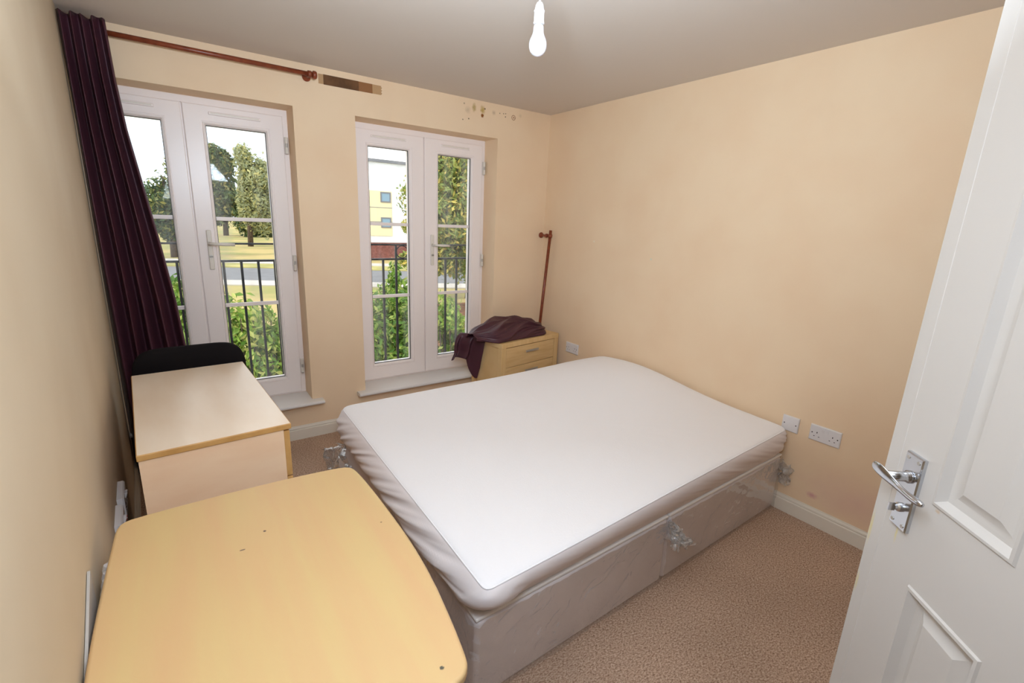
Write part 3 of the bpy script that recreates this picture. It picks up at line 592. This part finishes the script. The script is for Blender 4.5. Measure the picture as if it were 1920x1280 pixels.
# folded curtain thrown on the bedside cabinet
cl = math.cos(ang); sl = math.sin(ang)
def bs(x, y, z): return (-.728 + x * cl - y * sl, -.466 + x * sl + y * cl, z)
bm = bmesh.new()
def heap(u, v):
    # u along the cabinet, v round the bundle (0 = front bottom edge, .5 = crest, 1 = back bottom)
    x = lerp(-.15, .600, u); end = max(0, (u - .78) / .22)
    w_ = (sm(u / .22) * .62 + .38) * math.sqrt(max(.0, 1 - end ** 2.4)); hgt = lerp(.040, .132, sm(u / .38)) * (1 - .30 * sm((u - .55) / .45)) * math.sqrt(max(.02, 1 - end ** 2.6))
    th = PI * v; yc = .185 + .015 * math.sin(u * 4); hw = .165 * w_
    # long pleats converge on the right-hand end, like cloth folded over and pulled tight
    q = (v - .5) * (1.5 + 1.2 * sm((u - .3) / .6)) * 9 + 2.4 * math.sin(u * 3.1 + .6) + .8 * math.sin(u * 9)
    cr_ = 1 - abs(math.sin(q * .5 * PI * .5)); f2 = 1 - abs(math.sin(q * 1.9 + u * 11)); env = math.sin(PI * v) ** .5
    rr = 1 + (.26 * (cr_ - .4) + .09 * (f2 - .4)) * env
    y = yc - hw * math.cos(th) * rr; z = .632 + hgt * math.sin(th) ** .7 * rr + .010 * fn3(u * 5, v * 5, 1) * math.sin(PI * v)
    if u < .2: z += .022 * (1 - u / .2)
    return bs(x, y, max(z, .6312 if x > -.01 else .60))
grid(bm, 200, 160, heap)
heap_o = obj('folded_curtain', bm, M['curtain'], smooth=True); s = heap_o.modifiers.new('s', 'SOLIDIFY'); s.thickness = .0022; s.offset = 1
tag(heap_o, 'loose dark plum curtain bundled on top of the bedside cabinet, one end hanging down', 'curtain')
bm = bmesh.new()
def tail(u, v):
    # u from the window side (0) to the cabinet side (1), v downwards; narrow where it leaves the top, flaring below
    top = Vector((lerp(-.875, -.745, u), lerp(-.10, -.285, u), .662)); e = sm(v / .2)
    bot = Vector((lerp(-.985, -.792, u), lerp(-.12, -.20, u), .45 + .02 * math.sin(u * 5) - .13 * sm((u - .62) / .3)))
    p = top.lerp(bot, v ** 1.15) + Vector((-.030, -.004, .02)) * math.sin(PI * min(1, v * 1.3)) * (1 - .6 * u)
    k = math.sin(u * 2 * PI * 2.2 + .8); p += Vector((.004 * k, -.020 * k, 0)) * sm(v / .5)
    return (p.x, min(p.y, -.03), p.z)
grid(bm, 90, 60, tail); tl = obj('hanging_end', bm, M['curtain'], heap_o, smooth=True); s = tl.modifiers.new('s', 'SOLIDIFY'); s.thickness = .0022
obj('lining_edge', tb([bs(.568, .12, .64), bs(.592, .15, .66), bs(.598, .19, .67), bs(.588, .23, .655)], .006, 8), M['terry'], heap_o, smooth=True)

# ------------------------------------------------------------------ chest of drawers
M['maple'] = wood('pale_maple', (244, 212, 178), (238, 200, 164), (2, 2, 7), .34, 2.0)
M['maple_top'] = wood('pale_maple_top', (240, 222, 200), (234, 212, 186), (6, 1.6, 3), .28, 2.0)
M['band'] = wood('beech_edging', (206, 160, 98), (190, 142, 80), (3, 3, 3), .45, 6)
ca = math.radians(-3.4)
# local x = depth (towards the bed), local y = length towards the window
cw, cl_, ch = .440, .897, .80
t = thing('chest_of_drawers', 'pale maple chest of drawers with beech edging between the desk and the black chair', 'chest of drawers', (-2.845, -1.613, 0), math.atan2(1.4, 0) - PI / 2 + math.radians(3.4))
obj('top_panel', bx(0, cw, 0, cl_, ch - .0215, ch - .0004), M['band'], t, bevel=.003)
obj('top_veneer', bx(.003, cw - .003, .003, cl_ - .003, ch - .0008, ch), M['maple_top'], t)
obj('side_panel', bx(.004, cw - .026, .004, .022, 0, ch - .022), M['maple'], t)
obj('side_panel', bx(.004, cw - .026, cl_ - .022, cl_ - .004, 0, ch - .022), M['maple'], t)
obj('back_panel', bx(.004, .012, .022, cl_ - .022, .02, ch - .022), M['maple'], t)
obj('plinth', bx(.03, cw - .04, .022, cl_ - .022, 0, .06), M['maple'], t)
zs = [(.595, .772), (.408, .590), (.232, .403), (.064, .227)]
for z0, z1 in zs:
    d = obj('drawer', bx(cw - .0255, cw - .006, .006, cl_ - .006, z0, z1), M['band'], t, bevel=.002)
    bm = bmesh.new(); box(bm, cw + .012, cw + .020, cl_ / 2 - .07, cl_ / 2 + .07, (z0 + z1) / 2 - .006, (z0 + z1) / 2 + .006)
    for q in (-.06, .06): box(bm, cw - .007, cw + .014, cl_ / 2 + q - .005, cl_ / 2 + q + .005, (z0 + z1) / 2 - .004, (z0 + z1) / 2 + .004)
    obj('drawer_handle', bm, M['satin'], d, bevel=.001)

# ------------------------------------------------------------------ desk
dsp = [((-2.6275, -2.155, .74), .0075, (96, 76, 62), .3, (1.0, 2.6, 1)), ((-2.572, -2.105, .74), .0045, (96, 76, 62), .3), ((-2.369, -2.694, .74), .0050, (84, 80, 68), .3), ((-2.31, -2.225, .74), .003, (120, 90, 60), .3)]
M['beech'] = wood('beech_laminate', (205, 175, 122), (205, 167, 120), (12, 1.1, 1), .42, 1.7, spots=dsp)
dt = [(-2.883, -1.96), (-2.881, -1.905), (-2.872, -1.878), (-2.846, -1.867), (-2.725, -1.862), (-2.6, -1.860), (-2.474, -1.863), (-2.36, -1.872), (-2.312, -1.880), (-2.29, -1.893), (-2.281, -1.917), (-2.276, -1.98), (-2.273, -2.062), (-2.271, -2.186), (-2.272, -2.335), (-2.282, -2.479), (-2.304, -2.621), (-2.317, -2.688), (-2.324, -2.712), (-2.340, -2.728), (-2.366, -2.735), (-2.5, -2.742), (-2.86, -2.742), (-2.893, -2.70), (-2.893, -2.5), (-2.892, -2.385), (-2.892, -2.246), (-2.888, -2.091)]
dt = [(max(x, lwx(y) + .004), y) for x, y in dt]
def poly(bm, pts, z0, z1, k=0):
    lo = [bm.verts.new((x, y, z0)) for x, y in pts]; hi = [bm.verts.new((x, y, z1)) for x, y in pts]; bm.faces.new(lo[::-1]); bm.faces.new(hi); n = len(pts)
    for i in range(n): bm.faces.new((lo[i], lo[(i + 1) % n], hi[(i + 1) % n], hi[i]))
def smooth_poly(pts, it=2):
    for _ in range(it):
        q = []
        for i, p in enumerate(pts):
            n = pts[(i + 1) % len(pts)]; q += [(p[0] * .75 + n[0] * .25, p[1] * .75 + n[1] * .25), (p[0] * .25 + n[0] * .75, p[1] * .25 + n[1] * .75)]
        pts = q
    return pts
t = thing('desk', 'beech laminate desk with a bowed rounded top in the left foreground', 'desk')
bm = bmesh.new(); poly(bm, smooth_poly(dt, 1), .715, .74); obj('desktop', bm, M['beech'], t, bevel=.008, seg=4)
M['greymetal'] = mat('grey_metal', (110, 112, 116), .4, metal=.6)
for x, y in ((-2.80, -1.97), (-2.40, -1.97), (-2.80, -2.64), (-2.42, -2.64)): obj('leg', tb([(x, y, 0), (x, y, .7)], .02, 16), M['greymetal'], t, smooth=True)
bm = bmesh.new(); box(bm, -2.80, -2.40, -1.985, -1.955, .685, .714); box(bm, -2.80, -2.42, -2.655, -2.625, .685, .714); box(bm, -2.815, -2.785, -2.64, -1.97, .685, .714); obj('under_frame', bm, M['greymetal'], t)

# ------------------------------------------------------------------ black chair
M['black'] = mat('black_fabric', (26, 23, 24), .92, spec=.1, bump=(300, .3, .001))
M['blackp'] = mat('black_plastic', (22, 20, 21), .5)
t = thing('chair', 'black padded chair standing behind the chest of drawers at the left window', 'chair', (-2.672, -.50, 0), math.radians(2))
bm = bmesh.new(); NB = 40
def back(side):
    rows = []
    pts = []
    for k in range(64):
        a = 2 * PI * k / 64; ca_, sa = math.cos(a), math.sin(a); e = .36; x = .232 * math.copysign(abs(ca_) ** e, ca_); z = .205 * math.copysign(abs(sa) ** (.52 if sa > 0 else e), sa); pts.append((x * (1 + .02 * (1 - z / .2)), z))
    return pts
bp_ = back(0); cz = .685; rg = []
for d, k in ((.012, .0), (.012, .90), (.008, .97), (0, 1.0), (-.02, 1.0), (-.034, .97), (-.040, .88), (-.044, .0)):
    rg.append([bm.verts.new((x * k, -.03 + d + .10 * (x * k) ** 2 * 1.2 - .03 * z * k / .2, cz + z * k)) for x, z in bp_])
for p, q in zip(rg, rg[1:]):
    for k in range(64): bm.faces.new((p[k], p[(k + 1) % 64], q[(k + 1) % 64], q[k]))
bmesh.ops.remove_doubles(bm, verts=bm.verts, dist=1e-5); obj('backrest', bm, M['black'], t, smooth=True)
bm = bmesh.new(); box(bm, -.235, .235, .0, .42, .43, .49); obj('seat', bm, M['black'], t, bevel=.022, seg=4)
for s in (-1, 1):
    obj('back_support', tb([(s * .18, .03, .42), (s * .185, -.02, .5), (s * .185, -.03, .6)], .011, 10), M['blackp'], t, smooth=True)
    obj('leg', tb([(s * .235, -.04, .0), (s * .225, .02, .43)], .012, 12), M['blackp'], t, smooth=True); obj('leg', tb([(s * .225, .42, 0), (s * .215, .38, .43)], .012, 12), M['blackp'], t, smooth=True)
t.location.y = -.55

# ------------------------------------------------------------------ outside: balcony rails
def balcony(xs, x0, x1, label):
    t = thing('balcony_railing', label, 'railing', group=None)
    Y = .36
    obj('top_rail', bx(x0, x1, Y - .006, Y + .006, 1.312, 1.324), M['iron'], t)
    obj('middle_rail', bx(x0, x1, Y - .012, Y + .012, 1.198, 1.212), M['iron'], t); obj('bottom_rail', bx(x0, x1, Y - .012, Y + .012, .20, .214), M['iron'], t)
    for i, x in enumerate(xs[0]): obj('baluster', bx(x - .0075, x + .0075, Y - .0075, Y + .0075, .2, 1.32 if i in xs[1] else 1.2), M['iron'], t)
    for cx_ in xs[2]:
        ring = [(cx_ + .048 * math.cos(k * PI / 14), Y, 1.262 + .048 * math.sin(k * PI / 14)) for k in range(29)]; bm = bmesh.new(); tube(bm, ring, .004, 8, cap=False); obj('ring', bm, M['iron'], t)
    for x in (x0, x1):
        bm = bmesh.new(); box(bm, x - .01, x + .01, .295, Y, 1.19, 1.215); box(bm, x - .01, x + .01, .295, Y, .2, .22); box(bm, x - .01, x + .01, Y - .01, Y + .01, .2, 1.324); obj('wall_fixing', bm, M['iron'], t)
    return t
balcony(([-1.546, -1.439, -1.332, -1.2245, -1.117, -1.01, -.9025, -.781, -.673, -.565], (3, 6), (-1.171, -.956)), -1.68, -.46, 'black iron balcony railing with small rings outside the right window')
balcony(([-3.05, -2.945, -2.84, -2.74, -2.672, -2.56, -2.42, -2.316, -2.214, -2.112, -2.02], (), ()), -3.15, -1.95, 'black iron balcony railing outside the left window behind the curtain')

# ------------------------------------------------------------------ outside: ground, road, trees, building
G = -2.8
M['grass'] = mat('dry_grass', (176, 156, 106), .95, spec=.1, var=((146, 142, 90), .25, 6, .4, .62), bump=(3, .5, .1))
M['verge'] = mat('verge_grass', (146, 142, 88), .95, spec=.1, var=((176, 164, 106), .5, 6, .4, .62))
M['road'] = mat('asphalt', (122, 121, 122), .9, spec=.2, var=((114, 113, 114), 1, 5, .4, .6))
M['path'] = mat('pale_paving', (184, 176, 166), .9, spec=.2)
M['soil'] = mat('bark_soil', (120, 84, 62), .95, spec=.1, var=((84, 62, 44), 3, 5, .4, .6))
bm = bmesh.new(); box(bm, -60, 160, .4, 260, G - .5, G); o = obj('lawn', bm, M['grass']); tag(o, 'dry grass field stretching away outside both windows', 'grass', kind='stuff')
def band(name, P0, P1, P2, P3, z, m, label, cat):
    bm = bmesh.new(); poly(bm, [P0, P1, P2, P3], G + .001, G + z); return tag(obj(name, bm, m), label, cat)
dr = Vector((1, -.43)); 
def bandy(name, y0, y1, s0, s1, z, m, label, cat): # y at x=0 and slope of both edges
    return band(name, (-40, y0 + 40 * -s0), (60, y0 + 60 * s0), (60, y1 + 60 * s1), (-40, y1 + 40 * -s1), z, m, label, cat)
bandy('road', 31.8, 40.0, -.46, -.46, .012, M['road'], 'grey asphalt road crossing behind the shrubs', 'road')
bandy('pavement', 29.2, 31.5, -.46, -.46, .06, M['path'], 'pale footpath along the near side of the road', 'path')
bandy('kerb_verge', 40.3, 43.6, -.46, -.46, .05, M['verge'], 'narrow green verge on the far side of the road', 'grass')
bandy('pavement', 43.9, 46.6, -.46, -.46, .06, M['path'], 'pale footpath on the far side of the road', 'path')
bm = bmesh.new(); poly(bm, [(-3.2, 1.0), (14, 1.0), (14, 18), (8, 19), (2, 8), (-3.2, 6)], G + .001, G + .015); tag(obj('planting_bed', bm, M['soil']), 'brown soil bed under the shrubs outside the right window', 'soil', kind='stuff')

def leaf_mat(name, c1, c2, c3):
    m = bpy.data.materials.new(name); m.use_nodes = True; nt = m.node_tree; L = nt.links; b = nt.nodes['Principled BSDF']; b.inputs['Roughness'].default_value = .55
    g = N(nt, 'ShaderNodeNewGeometry'); r = N(nt, 'ShaderNodeValToRGB'); e = r.color_ramp.elements; e[0].color = lin(c1); e[1].color = lin(c3); x = e.new(.6); x.color = lin(c2); L.new(g.outputs['Random Per Island'], r.inputs[0]); L.new(r.outputs[0], b.inputs['Base Color'])
    tr = N(nt, 'ShaderNodeBsdfTranslucent'); L.new(r.outputs[0], tr.inputs[0]); mx = N(nt, 'ShaderNodeMixShader'); mx.inputs[0].default_value = .4; L.new(b.outputs[0], mx.inputs[1]); L.new(tr.outputs[0], mx.inputs[2]); L.new(mx.outputs[0], nt.nodes['Material Output'].inputs[0]); return m
M['lf_shrub'] = leaf_mat('shrub_leaf', (74, 112, 36), (120, 152, 58), (190, 196, 108))
M['lf_shrub2'] = leaf_mat('shrub_leaf_yellow', (92, 130, 44), (146, 170, 70), (206, 200, 116))
M['lf_pine'] = leaf_mat('pine_leaf', (70, 90, 56), (104, 120, 70), (160, 148, 84))
M['lf_pale'] = leaf_mat('birch_leaf', (150, 158, 124), (176, 178, 130), (206, 196, 130))
M['lf_dark'] = leaf_mat('cedar_leaf', (66, 88, 62), (92, 112, 68), (168, 162, 88))
M['lf_maple'] = leaf_mat('maple_leaf', (112, 136, 66), (160, 168, 92), (226, 200, 106))
M['bark'] = mat('tree_bark', (96, 78, 64), .9, var=((70, 56, 46), 5, 4, .4, .6))
def leaves(blobs, n, size, rnd, flat=.0):
    """blobs: [(centre, radii, weight)] -> leaves spread over the shells of rough ellipsoids"""
    V, F = [], []; tot = sum(b[2] for b in blobs); cum = []; a = 0
    for b in blobs: a += b[2] / tot; cum.append(a)
    for i in range(n):
        r = rnd.random(); bi = next(k for k, c_ in enumerate(cum) if r <= c_ + 1e-9); c_, R_, _ = blobs[bi]
        d = Vector((rnd.gauss(0, 1), rnd.gauss(0, 1), rnd.gauss(0, 1))).normalized(); k = .55 + .45 * rnd.random() ** .5 + .10 * rnd.gauss(0, 1)
        k *= 1 + .22 * noise.noise(d * 2.3 + Vector(c_) * .7)
        p = Vector((c_[0] + d.x * R_[0] * k, c_[1] + d.y * R_[1] * k, c_[2] + d.z * R_[2] * k))
        up = (d + Vector((rnd.gauss(0, .6), rnd.gauss(0, .6), rnd.gauss(0, .6)))).normalized(); s, t_ = frame_from(up); an = rnd.random() * 2 * PI; a_ = s * math.cos(an) + t_ * math.sin(an); b_ = up.cross(a_)
        L_ = size * (.6 + .8 * rnd.random()); w_ = L_ * .42; base = len(V)
        V += [p - a_ * L_ * .5, p + b_ * w_ * .5 + up * L_ * .08, p + a_ * L_ * .5, p - b_ * w_ * .5 + up * L_ * .08]; F.append((base, base + 1, base + 2, base + 3))
    me = bpy.data.meshes.new('foliage'); me.from_pydata([tuple(v) for v in V], [], F); return me
def tree(name, base, trunk_r, trunk_h, blobs, n, size, m, label, cat, seed, stems=None, group=None):
    rnd = random.Random(seed); t = thing(name, label, cat, (0, 0, 0), 0, group)
    bm = bmesh.new(); b = Vector(base)
    if stems is None:
        top = Vector((base[0] + rnd.uniform(-.1, .1) * trunk_h * .2, base[1], base[2] + trunk_h)); tube(bm, [b, b.lerp(top, .5) + Vector((.02 * trunk_h, 0, 0)), top], [trunk_r, trunk_r * .8, trunk_r * .35], 10)
        for c_, R_, _ in blobs[:14]: tube(bm, [b.lerp(top, .55), Vector(c_)], [trunk_r * .3, trunk_r * .08], 6)
        obj('trunk', bm, M['bark'], t, smooth=True)
    else:
        for c_, R_, _ in blobs:
            for q in range(2): tube(bm, [(base[0] + rnd.uniform(-.15, .15), base[1] + rnd.uniform(-.15, .15), base[2]), (c_[0] + rnd.uniform(-.2, .2), c_[1] + rnd.uniform(-.2, .2), c_[2] + R_[2] * .8)], [.022, .005], 6)
        obj('stems', bm, M['bark'], t, smooth=True)
    me = leaves(blobs, n, size, rnd); me.materials.append(m); o = bpy.data.objects.new('foliage', me); C.objects.link(o); o.parent = t
    return t
def cloud(c, R, k, rnd, br=.45):
    """k sub-blobs scattered on an ellipsoid, so that the crown has lumps and gaps"""
    B = [(c, (R[0] * .8, R[1] * .8, R[2] * .85), .06 * k + 1.2), (c, (R[0] * .5, R[1] * .5, R[2] * .6), .03 * k + .5)]
    for i in range(k):
        d = Vector((rnd.gauss(0, 1), rnd.gauss(0, 1), rnd.gauss(0, 1))).normalized(); q = .72
        B.append(((c[0] + d.x * R[0] * q, c[1] + d.y * R[1] * q, c[2] + d.z * R[2] * q), (R[0] * br * rnd.uniform(.6, 1), R[1] * br * rnd.uniform(.6, 1), R[2] * br * .7 * rnd.uniform(.6, 1)), .35))
    return B
rn = random.Random(3)
tree('pine_tree', (5.4, 96, G), .45, 12, cloud((4.9, 96, 5.6), (3.6, 3.2, 7.0), 26, rn) + [((4.2, 96, 7.5), (2.0, 1.6, 2.4), 1)], 14000, .85, M['lf_pine'], 'tall green pine tree seen in the right pane of the left window', 'tree', 11)
tree('birch_tree', (5.55, 66, G), .34, 7, cloud((6.9, 66, 3.6), (2.5, 2.2, 5.4), 22, rn, .45) + [((5.6, 66, 7.9), (1.0, .9, 1.5), .5)], 13000, .52, M['lf_pale'], 'pale yellowing tree beside the pine, right of it through the left window', 'tree', 12)
tree('cedar_tree', (-2.6, 50, G), .3, 7, cloud((-2.9, 50, 1.5), (2.2, 2.0, 2.9), 14, rn, .4) + [((-1.7, 50, 4.6), (.8, .9, 2.0), .5), ((-1.6, 50, 2.5), (1.1, .8, 1.7), .6)], 9000, .42, M['lf_dark'], 'dark green conifer seen beside the curtain in the left pane', 'tree', 13)
tree('hedge', (12, 92, G), .3, 2, [((9.0 + i * 2.4, 92, G + 2.6), (2.6, 1.6, 2.8), 1) for i in range(4)], 6000, .7, M['lf_dark'], 'dark hedge in the distance behind the tree trunks', 'hedge', 14)
tree('maple_tree', (10.85, 20, G), .17, 5.5, cloud((10.2, 20.3, 2.1), (2.8, 2.3, 3.9), 34, rn, .46) + [((7.5, 20, -.6), (.75, .8, .45), .35), ((7.5, 20, 1.1), (.5, .6, .4), .22), ((8.6, 20, -1.0), (1.0, .8, .5), .35), ((9.3, 20, .2), (1.4, 1, 1.2), .8), ((9.2, 20, 3.6), (1.4, 1, 1.5), .8)], 32000, .27, M['lf_maple'], 'leafy yellow-green tree with a slim dark trunk filling the right window pane', 'tree', 15)
tree('maple_tree', (6.3, 26, G), .12, 5, cloud((6.0, 26, 1.0), (.8, 1.0, 2.4), 6, rn), 2500, .2, M['lf_maple'], 'small leafy tree at the left edge of the right window', 'tree', 25)
sh = [('bush', (-2.75, 3.3), .70, .78, 'lf_shrub', 'leafy green shrub below the left window nearest the curtain'), ('bush', (-2.05, 3.0), .45, .62, 'lf_shrub2', 'yellow-green shrub behind the bars of the left window'), ('bush', (-1.45, 3.6), .22, .6, 'lf_shrub', 'low shrub at the right edge of the left window'),
      ('bush', (-.55, 3.3), .42, .62, 'lf_shrub2', 'yellow-green shrub in the left pane of the right window'), ('bush', (.18, 3.5), .62, .62, 'lf_shrub', 'green shrub with a tall shoot behind the middle of the right window'), ('bush', (1.0, 3.6), .28, .7, 'lf_shrub2', 'low green shrub in the right pane of the right window')]
for i, (nm, (x, y), top, r, lm, lab) in enumerate(sh):
    R_ = random.Random(40 + i); B = []
    for k in range(22):
        zz = top - .15 - (k / 22) * 2.2; B.append(((x + R_.uniform(-.35, .35), y + R_.uniform(-.35, .3), zz), (r * R_.uniform(.35, .6), r * .5, R_.uniform(.16, .3)), 1))
    if i == 4: B += [((x - .18, y, top + .05), (.10, .1, .28), .6)]
    if i == 0: B += [((x + .35, y, top - .02), (.14, .14, .2), .5)]
    tree(nm, (x, y, G), .03, 2, B, 6500, .10, M[lm], lab, 'shrub', 60 + i, stems=1)

# building beyond the road
M['render'] = mat('white_render', (240, 240, 240), .8)
M['cream'] = mat('cream_cladding', (226, 212, 172), .8)
M['brick'] = mat('red_brick', (136, 84, 74), .9, var=((112, 66, 58), 8, 3, .4, .6))
M['roof'] = mat('grey_roof_edge', (120, 120, 124), .7)
M['bglass'] = mat('building_glass', (120, 150, 168), .15, spec=.8)
t = thing('apartment_building', 'white and cream rendered building with flat grey roof across the road', 'building')
obj('wall', bx(12.2, 24, 45.0, 56, -1.05, 6.75), M['render'], t)
obj('brick_base', bx(12.21, 23.99, 45.06, 55.99, G, -1.05), M['brick'], t)
obj('roof_edge', bx(12.0, 24.2, 44.75, 56.2, 6.75, 7.02), M['roof'], t)
pn = obj('cladding_panel', bx(12.2, 16.2, 44.9, 45.0, -.36, 4.05), M['cream'], t)
for zz in (1.0, 2.4): obj('panel_joint', bx(12.2, 16.2, 44.885, 44.9, zz, zz + .05), M['roof'], pn)
for z0, z1 in ((2.95, 3.95), (.45, 1.48)):
    bm = bmesh.new(); ring_loft(bm, (15.0, 16.07, z0, z1), (15.12, 15.95, z0 + .12, z1 - .12), [(0, 44.9), (0, 44.84), (1, 44.84), (1, 44.9)]); f = obj('window', bm, M['roof'], t); obj('pane', bx(15.1, 15.97, 44.87, 44.89, z0 + .1, z1 - .1), M['bglass'], f)
